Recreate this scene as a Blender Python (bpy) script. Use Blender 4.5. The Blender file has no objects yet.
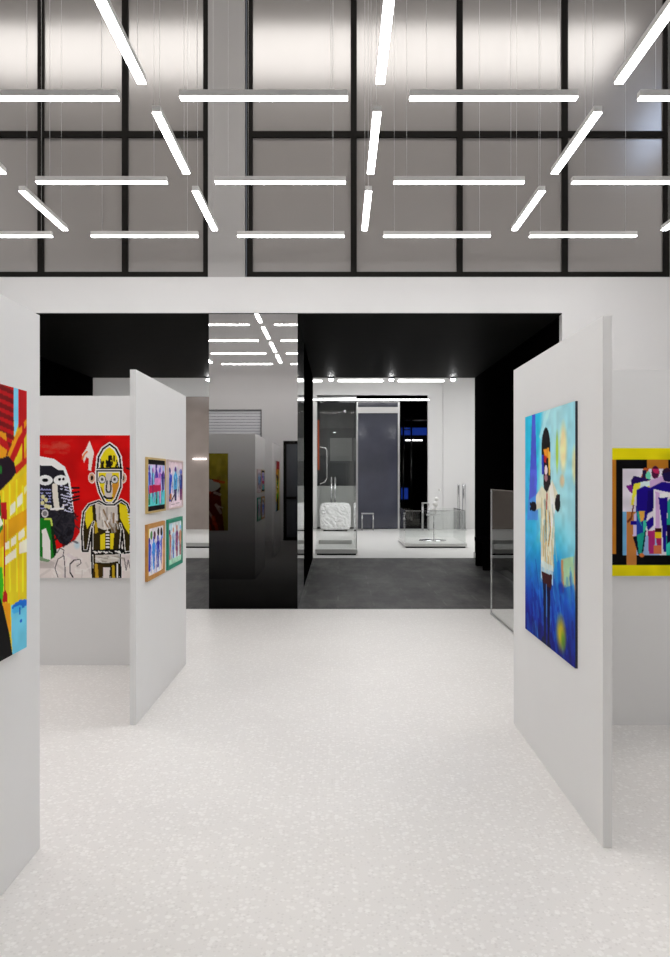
import bpy, bmesh, math, random
import numpy as np
from mathutils import Vector, Matrix

random.seed(7)
SC = bpy.context.scene
COL = SC.collection
F = 800.0            # focal length in pixels (670 x 957 frame)
VX, VY, EYE = 338.0, 478.0, 1.6

def at(x, y, Y):
    """world point seen at photo pixel (x, y) at depth Y"""
    return Vector(((x - VX) / F * Y, Y, EYE + (VY - y) / F * Y))

# ------------------------------------------------------------------ materials
def lin(c):
    return tuple(((v / 255) / 12.92 if v / 255 <= 0.04045 else ((v / 255 + 0.055) / 1.055) ** 2.4) for v in c)

def mat(name, rgb, rough=0.5, metal=0.0, emit=0.0, emit_rgb=None, trans=0.0, ior=1.45, spec=0.5, noise=0.0, nscale=6.0, raw=False):
    m = bpy.data.materials.new(name)
    m.use_nodes = True
    nt = m.node_tree
    b = nt.nodes['Principled BSDF']
    c = rgb if raw else lin(rgb)
    b.inputs['Base Color'].default_value = (*c, 1)
    b.inputs['Roughness'].default_value = rough
    b.inputs['Metallic'].default_value = metal
    b.inputs['IOR'].default_value = ior
    b.inputs['Specular IOR Level'].default_value = spec
    b.inputs['Transmission Weight'].default_value = trans
    if emit:
        b.inputs['Emission Color'].default_value = (*(lin(emit_rgb) if emit_rgb else (1, 1, 1)), 1)
        b.inputs['Emission Strength'].default_value = emit
    if noise:
        tc = nt.nodes.new('ShaderNodeTexCoord')
        n = nt.nodes.new('ShaderNodeTexNoise')
        n.inputs['Scale'].default_value = nscale
        n.inputs['Detail'].default_value = 5
        r = nt.nodes.new('ShaderNodeValToRGB')
        r.color_ramp.elements[0].position = 0.3
        r.color_ramp.elements[1].position = 0.7
        r.color_ramp.elements[0].color = (*[v * (1 - noise) for v in c], 1)
        r.color_ramp.elements[1].color = (*[min(1, v * (1 + noise)) for v in c], 1)
        nt.links.new(tc.outputs['Object'], n.inputs['Vector'])
        nt.links.new(n.outputs['Fac'], r.inputs['Fac'])
        nt.links.new(r.outputs['Color'], b.inputs['Base Color'])
    return m

M = {}
M['wall'] = mat('white_plaster', (0.68, 0.675, 0.675), 0.75, noise=0.015, nscale=1.5, raw=True)
M['ceil'] = mat('hall_ceiling_paint', (0.45, 0.44, 0.43), 0.8, raw=True)
M['pillar'] = mat('dimmed_render', (0.38, 0.37, 0.365), 0.7, noise=0.03, nscale=0.8, raw=True)  # greyer than the wall: dimmer light above the lintel put into the colour
M['panel'] = mat('panel_white', (0.76, 0.755, 0.75), 0.6, noise=0.01, nscale=2, raw=True)
M['blackmetal'] = mat('black_frame_metal', (0.008, 0.007, 0.006), 0.6, raw=True, spec=0.15)
M['blackpaint'] = mat('black_paint', (0.003, 0.0028, 0.003), 0.7, raw=True, noise=0.1, spec=0.0)
M['blackceil'] = mat('black_ceiling_paint', (0.011, 0.010, 0.0095), 0.6, raw=True, noise=0.1, spec=0.02)
M['blackgloss'] = mat('black_gloss_glass', (0.006, 0.006, 0.007), 0.06, raw=True, ior=1.6)
M['pane'] = mat('satin_glass', (0.285, 0.265, 0.253), 0.5, raw=True, spec=0.0, noise=0.04, nscale=0.5)
_b = M['pane'].node_tree.nodes['Principled BSDF']
_b.inputs['Coat Weight'].default_value = 1.0
_b.inputs['Coat IOR'].default_value = 2.7
_b.inputs['Coat Roughness'].default_value = 0.17
def thin_glass():
    m = bpy.data.materials.new('clear_glass'); m.use_nodes = True
    nt = m.node_tree; nt.nodes.remove(nt.nodes['Principled BSDF'])
    t = nt.nodes.new('ShaderNodeBsdfTransparent'); t.inputs['Color'].default_value = (.965, .975, .97, 1)
    g = nt.nodes.new('ShaderNodeBsdfGlossy'); g.inputs['Roughness'].default_value = 0.01
    f = nt.nodes.new('ShaderNodeLayerWeight'); f.inputs['Blend'].default_value = 0.38
    p = nt.nodes.new('ShaderNodeMath'); p.operation = 'MULTIPLY'; p.inputs[1].default_value = 0.9
    mx = nt.nodes.new('ShaderNodeMixShader')
    ge = nt.nodes.new('ShaderNodeNewGeometry')           # one reflection per sheet: only the outward faces mirror
    fr = nt.nodes.new('ShaderNodeMath'); fr.operation = 'SUBTRACT'; fr.inputs[0].default_value = 0.95
    nt.links.new(ge.outputs['Backfacing'], fr.inputs[1]); fr.use_clamp = True
    nt.links.new(fr.outputs[0], p.inputs[1])
    nt.links.new(f.outputs['Fresnel'], p.inputs[0]); nt.links.new(p.outputs[0], mx.inputs['Fac'])
    nt.links.new(t.outputs[0], mx.inputs[1]); nt.links.new(g.outputs[0], mx.inputs[2])
    nt.links.new(mx.outputs[0], nt.nodes['Material Output'].inputs['Surface'])
    return m
M['glass'] = thin_glass()
M['tint'] = mat('slate_glass', (0.045, 0.048, 0.070), 0.12, raw=True, ior=1.6, noise=0.35, nscale=0.7)
M['housing'] = mat('aluminium_profile', (0.62, 0.61, 0.60), 0.45, raw=True)
M['tube'] = mat('tube_diffuser', (0.9, 0.9, 0.9), 0.5, emit=17.0, raw=True)
M['wire'] = mat('steel_wire', (0.7, 0.7, 0.7), 0.5, metal=0.0, raw=True)
M['lightbox'] = mat('ceiling_lightbox', (0.9, 0.9, 0.9), 0.5, emit=3.3, emit_rgb=(255, 249, 243), raw=True)
M['shoplight'] = mat('shop_light', (0.9, 0.9, 0.9), 0.5, emit=5.0, raw=True)
M['shopbox'] = mat('shop_lightbox', (0.9, 0.9, 0.9), 0.5, emit=3.7, raw=True)
M['spot'] = mat('spot_lens', (1, 1, 1), 0.4, emit=90.0, raw=True)
M['sky'] = mat('daylight_glass', (0.7, 0.8, 1.0), 0.3, emit=2.4, emit_rgb=(205, 224, 255), raw=True)
M['bluelight'] = mat('blue_screen', (0.02, 0.05, 0.3), 0.4, emit=0.28, emit_rgb=(30, 70, 190), raw=True)
M['chrome'] = mat('polished_steel', (0.62, 0.62, 0.63), 0.14, metal=1.0, raw=True)
M['steel'] = mat('brushed_steel', (0.6, 0.6, 0.6), 0.3, metal=1.0, raw=True)
M['shopwhite'] = mat('shop_white', (0.70, 0.695, 0.69), 0.5, raw=True)
M['plinth'] = mat('plinth_white', (0.72, 0.715, 0.70), 0.35, raw=True)
M['beige'] = mat('beige_glossy_stone', (0.30, 0.25, 0.225), 0.15, noise=0.12, nscale=1.2, raw=True)
M['greywall'] = mat('grey_wall', (0.11, 0.11, 0.115), 0.5, noise=0.1, nscale=1, raw=True)
M['greyboard'] = mat('grey_board', (0.30, 0.30, 0.30), 0.5, raw=True)
M['fur'] = mat('white_fleece', (0.80, 0.80, 0.80), 0.9, noise=0.08, nscale=14, raw=True)
M['orange'] = mat('rust_orange', (0.40, 0.08, 0.03), 0.5, raw=True)
M['orb'] = mat('white_porcelain', (0.85, 0.84, 0.82), 0.25, raw=True)
M['canvas_edge'] = mat('dark_canvas_edge', (0.02, 0.022, 0.04), 0.6, raw=True)
M['canvas_white'] = mat('white_canvas_edge', (0.6, 0.58, 0.55), 0.7, raw=True)
M['gold'] = mat('gilt_wood', (0.55, 0.38, 0.14), 0.4, noise=0.1, nscale=20, raw=True)
M['pinkframe'] = mat('pale_pink_wood', (0.66, 0.52, 0.50), 0.5, noise=0.06, nscale=20, raw=True)
M['orangeframe'] = mat('orange_brown_wood', (0.52, 0.24, 0.05), 0.45, noise=0.15, nscale=20, raw=True)
M['greenframe'] = mat('emerald_wood', (0.01, 0.26, 0.16), 0.4, noise=0.1, nscale=20, raw=True)
M['blind'] = mat('louvre_metal', (0.75, 0.76, 0.8), 0.4, raw=True)

def terrazzo():
    m = bpy.data.materials.new('white_terrazzo')
    m.use_nodes = True
    nt = m.node_tree
    L = nt.links.new
    b = nt.nodes['Principled BSDF']
    tc = nt.nodes.new('ShaderNodeTexCoord')
    def chips(scale, thr, size, rnd):
        v = nt.nodes.new('ShaderNodeTexVoronoi')
        v.inputs['Scale'].default_value = scale
        v.inputs['Randomness'].default_value = rnd
        L(tc.outputs['Object'], v.inputs['Vector'])
        sep = nt.nodes.new('ShaderNodeSeparateColor')
        L(v.outputs['Color'], sep.inputs['Color'])
        g = nt.nodes.new('ShaderNodeMath'); g.operation = 'GREATER_THAN'
        L(sep.outputs['Red'], g.inputs[0]); g.inputs[1].default_value = thr
        r = nt.nodes.new('ShaderNodeMath'); r.operation = 'LESS_THAN'
        L(v.outputs['Distance'], r.inputs[0]); r.inputs[1].default_value = size
        mu = nt.nodes.new('ShaderNodeMath'); mu.operation = 'MULTIPLY'
        L(g.outputs[0], mu.inputs[0]); L(r.outputs[0], mu.inputs[1])
        return mu.outputs[0], sep.outputs['Green']
    n = nt.nodes.new('ShaderNodeTexNoise')
    n.inputs['Scale'].default_value = 1.2; n.inputs['Detail'].default_value = 8
    L(tc.outputs['Object'], n.inputs['Vector'])
    ramp = nt.nodes.new('ShaderNodeValToRGB')
    ramp.color_ramp.elements[0].position = 0.3; ramp.color_ramp.elements[1].position = 0.7
    ramp.color_ramp.elements[0].color = (0.70, 0.68, 0.66, 1)
    ramp.color_ramp.elements[1].color = (0.735, 0.715, 0.695, 1)
    L(n.outputs['Fac'], ramp.inputs['Fac'])
    prev = ramp.outputs['Color']
    for scale, thr, size, col in ((44, 0.55, 0.42, (0.88, 0.865, 0.85, 1)), (26, 0.78, 0.36, (0.86, 0.85, 0.83, 1)),
                                  (70, 0.7, 0.4, (0.58, 0.56, 0.54, 1))):
        f, g = chips(scale, thr, size, 1.0)
        mx = nt.nodes.new('ShaderNodeMix'); mx.data_type = 'RGBA'
        sc = nt.nodes.new('ShaderNodeMath'); sc.operation = 'MULTIPLY'
        L(f, sc.inputs[0]); sc.inputs[1].default_value = 0.42
        L(sc.outputs[0], mx.inputs['Factor']); L(prev, mx.inputs['A'])
        mx.inputs['B'].default_value = col
        prev = mx.outputs['Result']
    L(prev, b.inputs['Base Color'])
    b.inputs['Roughness'].default_value = 0.42
    b.inputs['Specular IOR Level'].default_value = 0.35
    return m
M['terrazzo'] = terrazzo()

def dark_stone():
    m = bpy.data.materials.new('dark_slab_floor')
    m.use_nodes = True
    nt = m.node_tree; L = nt.links.new
    b = nt.nodes['Principled BSDF']
    tc = nt.nodes.new('ShaderNodeTexCoord')
    mp = nt.nodes.new('ShaderNodeMapping'); mp.inputs['Scale'].default_value = (1, 0.3, 1)
    L(tc.outputs['Object'], mp.inputs['Vector'])
    n = nt.nodes.new('ShaderNodeTexNoise'); n.inputs['Scale'].default_value = 1.5; n.inputs['Detail'].default_value = 9
    n.inputs['Roughness'].default_value = 0.7
    L(mp.outputs[0], n.inputs['Vector'])
    r = nt.nodes.new('ShaderNodeValToRGB')
    r.color_ramp.elements[0].position = 0.42; r.color_ramp.elements[1].position = 0.64
    r.color_ramp.elements[0].color = (0.010, 0.0095, 0.0095, 1); r.color_ramp.elements[1].color = (0.10, 0.095, 0.093, 1)
    L(n.outputs['Fac'], r.inputs['Fac'])
    br = nt.nodes.new('ShaderNodeTexBrick')
    br.inputs['Scale'].default_value = 0.55; br.inputs['Mortar Size'].default_value = 0.006
    br.inputs['Color1'].default_value = (1, 1, 1, 1); br.inputs['Color2'].default_value = (0.85, 0.85, 0.85, 1)
    br.inputs['Mortar'].default_value = (1.6, 1.6, 1.6, 1)
    L(tc.outputs['Object'], br.inputs['Vector'])
    mx = nt.nodes.new('ShaderNodeMix'); mx.data_type = 'RGBA'; mx.blend_type = 'MULTIPLY'
    mx.inputs['Factor'].default_value = 1
    L(r.outputs['Color'], mx.inputs['A']); L(br.outputs['Color'], mx.inputs['B'])
    L(mx.outputs['Result'], b.inputs['Base Color'])
    b.inputs['Roughness'].default_value = 0.5
    b.inputs['Specular IOR Level'].default_value = 0.12
    return m
M['darkfloor'] = dark_stone()

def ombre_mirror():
    """mirror cladding whose base colour runs from silver at the top to black at the foot"""
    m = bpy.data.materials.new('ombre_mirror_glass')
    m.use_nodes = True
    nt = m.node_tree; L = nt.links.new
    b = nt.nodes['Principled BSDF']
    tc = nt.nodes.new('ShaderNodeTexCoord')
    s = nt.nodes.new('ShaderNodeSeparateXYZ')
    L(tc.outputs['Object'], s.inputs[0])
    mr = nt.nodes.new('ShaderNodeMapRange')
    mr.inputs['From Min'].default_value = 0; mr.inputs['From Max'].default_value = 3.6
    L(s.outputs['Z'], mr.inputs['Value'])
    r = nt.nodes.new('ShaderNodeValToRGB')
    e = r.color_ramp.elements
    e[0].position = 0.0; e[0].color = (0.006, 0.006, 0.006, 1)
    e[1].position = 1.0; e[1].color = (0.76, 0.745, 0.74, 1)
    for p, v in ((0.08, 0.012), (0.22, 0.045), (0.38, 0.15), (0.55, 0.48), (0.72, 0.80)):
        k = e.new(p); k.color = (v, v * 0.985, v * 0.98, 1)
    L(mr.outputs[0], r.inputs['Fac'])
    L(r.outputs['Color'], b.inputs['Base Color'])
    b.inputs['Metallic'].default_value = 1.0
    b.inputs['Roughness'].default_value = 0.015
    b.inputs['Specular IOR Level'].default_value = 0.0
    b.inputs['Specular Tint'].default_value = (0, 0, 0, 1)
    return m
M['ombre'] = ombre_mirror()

def paint_mat():
    m = bpy.data.materials.new('painted_canvas')
    m.use_nodes = True
    nt = m.node_tree
    a = nt.nodes.new('ShaderNodeVertexColor'); a.layer_name = 'paint'
    b = nt.nodes['Principled BSDF']
    nt.links.new(a.outputs['Color'], b.inputs['Base Color'])
    b.inputs['Roughness'].default_value = 0.6
    b.inputs['Specular IOR Level'].default_value = 0.06
    return m
M['paint'] = paint_mat()

# ------------------------------------------------------------------ mesh helpers
class MB:
    def __init__(self):
        self.bm = bmesh.new()
        self.mats = []
    def mi(self, m):
        if m not in self.mats: self.mats.append(m)
        return self.mats.index(m)
    def box(self, x0, x1, y0, y1, z0, z1, m=None, bevel=0.0):
        vs = [self.bm.verts.new((x, y, z)) for x in (x0, x1) for y in (y0, y1) for z in (z0, z1)]
        idx = ((0, 1, 3, 2), (4, 6, 7, 5), (0, 4, 5, 1), (2, 3, 7, 6), (0, 2, 6, 4), (1, 5, 7, 3))
        fs = [self.bm.faces.new([vs[i] for i in f]) for f in idx]
        if m is not None:
            k = self.mi(m)
            for f in fs: f.material_index = k
        if bevel:
            es = list({e for f in fs for e in f.edges})
            bmesh.ops.bevel(self.bm, geom=es, offset=bevel, segments=2, affect='EDGES', profile=0.6)
        return fs
    def tube(self, pts, r, n=10, m=None):
        pts = [Vector(p) for p in pts]
        rings = []
        for i, p in enumerate(pts):
            d = (pts[min(i + 1, len(pts) - 1)] - pts[max(i - 1, 0)]).normalized()
            a = d.orthogonal().normalized() if i == 0 else (pa - d * pa.dot(d)).normalized()
            pa = a
            b = d.cross(a)
            rr = r[i] if isinstance(r, (list, tuple)) else r
            rings.append([self.bm.verts.new(p + (a * math.cos(2 * math.pi * k / n) + b * math.sin(2 * math.pi * k / n)) * rr) for k in range(n)])
        k0 = self.mi(m) if m is not None else 0
        for i in range(len(rings) - 1):
            for k in range(n):
                f = self.bm.faces.new((rings[i][k], rings[i][(k + 1) % n], rings[i + 1][(k + 1) % n], rings[i + 1][k]))
                f.smooth = True; f.material_index = k0
        f = self.bm.faces.new(rings[0][::-1]); f.material_index = k0
        f = self.bm.faces.new(rings[-1]); f.material_index = k0
    def lathe(self, prof, c=(0, 0, 0), n=24, m=None):
        rings = []
        c = Vector(c)
        for r, z in prof:
            rings.append([self.bm.verts.new(c + Vector((r * math.cos(2 * math.pi * k / n), r * math.sin(2 * math.pi * k / n), z))) for k in range(n)])
        k0 = self.mi(m) if m is not None else 0
        for i in range(len(rings) - 1):
            for k in range(n):
                f = self.bm.faces.new((rings[i][k], rings[i][(k + 1) % n], rings[i + 1][(k + 1) % n], rings[i + 1][k]))
                f.smooth = True; f.material_index = k0
        f = self.bm.faces.new(rings[0][::-1]); f.material_index = k0
        f = self.bm.faces.new(rings[-1]); f.material_index = k0
    def build(self, name, m=None, parent=None, loc=(0, 0, 0)):
        bmesh.ops.recalc_face_normals(self.bm, faces=self.bm.faces)
        me = bpy.data.meshes.new(name)
        self.bm.to_mesh(me); self.bm.free()
        for k in (self.mats or [m]): me.materials.append(k)
        o = bpy.data.objects.new(name, me)
        COL.objects.link(o)
        o.location = loc
        if parent: o.parent = parent
        return o

def tag(o, label=None, cat=None, group=None, kind=None):
    if label: o['label'] = label
    if cat: o['category'] = cat
    if group: o['group'] = group
    if kind: o['kind'] = kind
    return o

def empty(name, loc=(0, 0, 0)):
    o = bpy.data.objects.new(name, None)
    COL.objects.link(o); o.location = loc
    o.empty_display_size = 0.1
    return o

def boxobj(name, m, b, parent=None, bevel=0.0, loc=(0, 0, 0)):
    k = MB(); k.box(*b, bevel=bevel)
    return k.build(name, m, parent, loc)

def copy_tree(o, parent=None):
    c = o.copy(); COL.objects.link(c); c.parent = parent
    for ch in list(o.children): copy_tree(ch, c)
    return c

def struct(o, label, cat='wall'):
    return tag(o, label, cat, kind='structure')

# ------------------------------------------------------------------ dimensions
YW = 1280 / 131.0         # plane of the window wall        9.77
YE = 16.0                 # far end of the dark passage
ZL = 3.615                # lintel underside
ZS = 4.055                # lintel top
ZC = 8.5                  # hall ceiling
XL, XR, YB = -6.2, 5.6, -0.9
YS = 25.0                 # shop back wall
PXR = 2.736               # right side of the passage
PXL = -4.9                # left side of the passage

# ------------------------------------------------------------------ hall shell
struct(boxobj('floor', M['terrazzo'], (XL - .2, XR + .2, YB - .2, YW, -0.1, 0)), 'pale speckled terrazzo floor of the gallery hall', 'floor')
struct(boxobj('ceiling', M['ceil'], (XL - .2, XR + .2, YB - .2, YW + .2, ZC, ZC + .1)), 'high ceiling over the gallery hall', 'ceiling')
struct(boxobj('wall_left', M['wall'], (XL - .2, XL, YB, YW, 0, ZC)), 'white left side wall of the gallery hall')
w = MB()                                                    # right wall with a high daylight window
w.box(XR, XR + .2, YB, YW, 0, 7.3); w.box(XR, XR + .2, YB, 4.2, 7.3, ZC); w.box(XR, XR + .2, 6.4, YW, 7.3, ZC); w.box(XR, XR + .2, 4.2, 6.4, 8.4, ZC)
struct(w.build('wall_right', M['wall']), 'white right side wall of the gallery hall')
win = empty('window_3', (XR + .1, 5.3, 7.3)); struct(win, 'high daylight window in the right side wall', 'window')
boxobj('pane', M['sky'], (0.02, 0.04, -1.06, 1.06, 0.04, 1.06), win)
k = MB()
for a in ((-1.1, -1.06, 0, 1.1), (1.06, 1.1, 0, 1.1), (-1.06, 1.06, 0, .04), (-1.06, 1.06, 1.06, 1.1)): k.box(-.05, .05, *a)
k.build('frame', M['blackmetal'], win)

DX0, DX1, DZ = -1.40, 0.50, 2.55                            # glazed door in the wall behind the viewer
LX0, LX1, LZ0, LZ1 = -3.5, -1.95, 2.62, 3.35                # louvred window
w = MB()
w.box(XL, LX0, YB - .2, YB, 0, ZC); w.box(LX0, LX1, YB - .2, YB, 0, LZ0); w.box(LX0, LX1, YB - .2, YB, LZ1, ZC)
w.box(LX1, DX0, YB - .2, YB, 0, ZC); w.box(DX0, DX1, YB - .2, YB, DZ, ZC); w.box(DX1, XR, YB - .2, YB, 0, ZC)
struct(w.build('wall_near', M['wall']), 'white end wall seen mirrored in the column')
dr = empty('door_1', (DX0, YB, 0)); struct(dr, 'black framed glazed door mirrored in the column', 'door')
k = MB(); dw = DX1 - DX0
for a in ((0, .08, 0, DZ), (dw - .08, dw, 0, DZ), (.08, dw - .08, 0, .08), (.08, dw - .08, DZ - .08, DZ), (.08, dw - .08, 1.06, 1.12), (dw / 2 - .04, dw / 2 + .04, .08, DZ - .08)):
    k.box(a[0], a[1], -.15, -.05, a[2], a[3])
k.build('frame', M['blackmetal'], dr)
M['doorglass'] = mat('door_glass', (0.10, 0.11, 0.125), 0.1, raw=True)
boxobj('pane', M['doorglass'], (.08, dw - .08, -.12, -.11, .08, DZ - .08), dr)
lw = empty('window_4', (LX0, YB, LZ0)); struct(lw, 'louvred window mirrored in the column', 'window')
k = MB(); n = 9; hh = LZ1 - LZ0
for i in range(n):
    z = .04 + i * (hh - .06) / n
    k.box(0.03, LX1 - LX0 - .03, -.1, -.08, z, z + .062)
k.build('blind', M['blind'], lw)
k = MB(); lwid = LX1 - LX0
for a in ((0, .03, 0, hh), (lwid - .03, lwid, 0, hh), (.03, lwid - .03, 0, .03), (.03, lwid - .03, hh - .03, hh)): k.box(a[0], a[1], -.15, -.02, a[2], a[3])
k.box(0, lwid, -.2, -.15, 0, hh)
k.build('frame', M['greywall'], lw)

# window wall: lintel band, right flank, left flank, top
T = .12
w = MB()
w.box(XL, XR, YW, YW + T, ZL, ZS)
w.box(PXR, XR, YW, YW + T, 0, ZL); w.box(XL, PXL, YW, YW + T, 0, ZL)
w.box(4.06, XR, YW, YW + T, ZS, ZC)
struct(w.build('wall_far', M['wall']), 'white wall and lintel band under the tall windows')
struct(boxobj('pillar', M['pillar'], (-1.588, -1.136, YW, YW + T, ZS, ZC)), 'plain grey pillar between the two black framed windows', 'pillar')

def window(name, label, xs, barpx, zt=ZC):
    """black framed satin-glass window; xs = bar centres in photo pixels, measured on the window wall"""
    X = [(x - VX) / F * YW for x in xs]
    root = empty(name, (X[0], YW, ZS)); struct(root, label, 'window')
    hb = barpx / 2 / F * YW
    z0, zm0, zm1 = ZS, EYE + (VY - 136.5) / F * YW, EYE + (VY - 130.5) / F * YW
    zb = EYE + (VY - 271.5) / F * YW
    k = MB()
    for i, x in enumerate(X): k.box(x - hb - X[0], x + hb - X[0], .01, .09, 0, zt - z0)
    for i in range(len(X) - 1):
        a, b = X[i] + hb - X[0], X[i + 1] - hb - X[0]
        k.box(a, b, .01, .09, 0, zb - z0); k.box(a, b, .01, .09, zm0 - z0, zm1 - z0); k.box(a, b, .01, .09, zt - z0 - .08, zt - z0)
        boxobj('pane', M['pane'], (a, b, .045, .06, zb - z0, zm0 - z0), root)
        boxobj('pane', M['pane'], (a, b, .045, .06, zm1 - z0, zt - z0 - .08), root)
    k.build('frame', M['blackmetal'], root)
window('window_1', 'tall black framed satin glass window left of the grey pillar', [-193.5, -130, -45, 40, 124.5, 206], 6)
window('window_2', 'wide black framed satin glass window right of the grey pillar', [249.5, 353.8, 460, 565.3, 667], 6)

# ------------------------------------------------------------------ dark passage
struct(boxobj('floor_passage', M['darkfloor'], (-7.5, PXR, YW, YE, -0.1, 0)), 'dark mottled slab floor of the passage', 'floor')
struct(boxobj('ceiling_passage', M['blackceil'], (PXL - .3, PXR + .1, YW + .002, YE, ZL - .012, ZL + .1)), 'black passage ceiling', 'ceiling')
struct(boxobj('wall_passage_right', M['blackpaint'], (PXR, PXR + .1, YW + T, YE, 0, ZL - .014)), 'black right wall of the passage')
struct(boxobj('wall_passage_left', M['blackpaint'], (PXL - .12, PXL, YW + T, YE, 0, ZL - .014)), 'black left wall of the passage')
struct(boxobj('baseboard_passage', M['blackgloss'], (PXR - .025, PXR, 10.2, YE, 0, .12)), 'black skirting at the foot of the right passage wall', 'baseboard')

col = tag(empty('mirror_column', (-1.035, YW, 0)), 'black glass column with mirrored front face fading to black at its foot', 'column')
boxobj('core', M['blackpaint'], (-.535, .535, .02, 1.83, 0, ZL - .02), col)
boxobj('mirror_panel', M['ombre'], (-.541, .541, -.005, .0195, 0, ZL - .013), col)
boxobj('side_panel', M['blackgloss'], (.5355, .541, .02, 1.83, 0, ZL - .016), col)
pt = struct(boxobj('wall_partition', M['blackpaint'], (-1.5, -.50, YW + 1.86, YE, 0, ZL - .016)), 'black partition wall running back behind the mirror column')

# spotlights at the end of the black ceiling
where = ['left of the mirror column', 'first right of the mirror column', 'in the middle right of the column', 'nearest the black right wall']
for i, (x, wl) in enumerate(zip((208.6, 331, 391.5, 453), where)):
    p = at(x, 379, 15.9)
    s = tag(empty('spotlight', (p.x, 15.9, ZL - .014)), 'small bright spotlight ending the black ceiling, ' + wl, 'spotlight', 'spotlights along the end of the black ceiling')
    k = MB(); k.lathe([(.025, -.03), (.05, -.03), (.05, 0), (.025, 0)], n=16); k.build('housing', M['blackmetal'], s)
    k = MB(); k.lathe([(.012, -.075), (.038, -.062), (.046, -.045), (.040, -.0305), (.012, -.0305)], n=16); k.build('lens', M['spot'], s)

# black bench along the right wall of the passage
bn = tag(empty('bench', (2.605, 14.25, 0)), 'low black bench along the black right wall of the passage', 'bench')
boxobj('seat', M['blackpaint'], (-.105, .125, -.42, .42, .45, .53), bn, bevel=.01)
for y in (-.36, .36): boxobj('leg', M['blackpaint'], (-.09, .1, y - .04, y + .04, 0, .449), bn)

# clear glass screen beside the opening
gx = at(491.3, 489, 9.41).x
gs = tag(empty('glass_screen', (gx, 7.8, 0)), 'low clear glass screen with thin steel edges standing beside the opening', 'glass screen')
boxobj('glass_pane', M['glass'], (-.006, .006, -1.6, 1.6, .02, 1.46), gs)
k = MB(); k.box(-.012, .012, -1.61, 1.61, 0, .019); k.build('bottom_rail', M['steel'], gs)
k = MB(); k.box(-.008, .008, 1.601, 1.615, .02, 1.47); k.build('edge_post', M['chrome'], gs)
k = MB(); k.box(-.008, .008, -1.6, 1.6, 1.4605, 1.47); k.build('top_rail', M['chrome'], gs)

# ------------------------------------------------------------------ tube light grid
TH = EYE + 2.656
rows = [5.617 + 1.601 * i for i in (2, 1, 0, -1, -2, -3)]     # first = nearest the windows
nodes = [0.285 + 1.61 * i for i in (-3, -2, -1, 0, 1, 2)]
TL = 1.18
def make_tube(axis):
    root = empty('tube_light')
    h, wd = TL / 2, .031
    k = MB()
    if axis == 'x': k.box(-h, h, -wd, wd, .012, .058, bevel=.003)
    else: k.box(-wd, wd, -h, h, .012, .058, bevel=.003)
    k.build('housing', M['housing'], root)
    k = MB()
    if axis == 'x': k.box(-h + .004, h - .004, -wd + .002, wd - .002, .004, .0118)
    else: k.box(-wd + .002, wd - .002, -h + .004, h - .004, .004, .0118)
    k.build('diffuser', M['tube'], root)
    for s in (-1, 1):
        k = MB()
        p = (s * (h - .12), 0) if axis == 'x' else (0, s * (h - .12))
        k.tube([(p[0], p[1], .058), (p[0], p[1], ZC - TH - .002)], .0013, 5)
        k.build('wire', M['wire'], root)
    return root
ordn = ['first', 'second', 'third', 'fourth', 'fifth', 'sixth']
px, py = make_tube('x'), make_tube('y')
usedx = usedy = False
for r, Y in enumerate(rows):
    for c in range(5):
        o = copy_tree(px) if usedx else px
        usedx = True
        o.location = ((nodes[c] + nodes[c + 1]) / 2, Y, TH)
        tag(o, f'crosswise white tube light, {ordn[r]} row from the windows, {ordn[c]} from the left', 'tube light', 'crosswise tube lights hung in rows')
for r in range(5):
    for c in range(1, 6):
        o = copy_tree(py) if usedy else py
        usedy = True
        o.location = (nodes[c], (rows[r] + rows[r + 1]) / 2 - .0, TH)
        tag(o, f'lengthwise white tube light, {ordn[c-1]} line from the left, {ordn[r]} from the windows', 'tube light', 'lengthwise tube lights hung in lines')

# long luminous panel in the hall ceiling (its blurred reflection is the bright band in the satin panes)
lb = tag(empty('ceiling_light', (-.7, 6.75, ZC)), 'long luminous ceiling panel reflected as a bright band in the satin panes', 'ceiling light')
boxobj('diffuser', M['lightbox'], (-5.2, 5.2, -.85, .85, -.06, -.01), lb)
k = MB()
for a in ((-5.25, -5.2, -.9, .9), (5.2, 5.25, -.9, .9), (-5.2, 5.2, -.9, -.85), (-5.2, 5.2, .85, .9)): k.box(*a, -.09, 0)
k.build('frame', M['housing'], lb)

# ------------------------------------------------------------------ display panels
PT, PH = .04, 2.303
panels = [
    ('white free standing display board holding the plaid patterned painting', (-1.289 - PT, -1.289, 1.5, 3.459)),
    ('white display board end-on beside the red painting, holding four small framed pictures', (-1.308 - PT, -1.308, 5.182, 6.844)),
    ('white display board facing the viewer behind the large red painting', (-4.4, -1.308, 6.845, 6.845 + PT)),
    ('white display board on the right of the aisle holding the blue painting', (1.146, 1.146 + PT, 3.459, 5.181)),
    ('white display board facing the viewer behind the yellow bordered painting', (1.146, 4.4, 5.182, 5.182 + PT)),
]
for lab, b in panels:
    o = boxobj('display_board', M['panel'], (b[0], b[1], b[2], b[3], 0, PH), bevel=.002)
    cx, cy = (b[0] + b[1]) / 2, (b[2] + b[3]) / 2
    o.data.transform(Matrix.Translation((-cx, -cy, 0))); o.location = (cx, cy, 0)
    tag(o, lab, 'display board', 'white display boards on the terrazzo floor')

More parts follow.
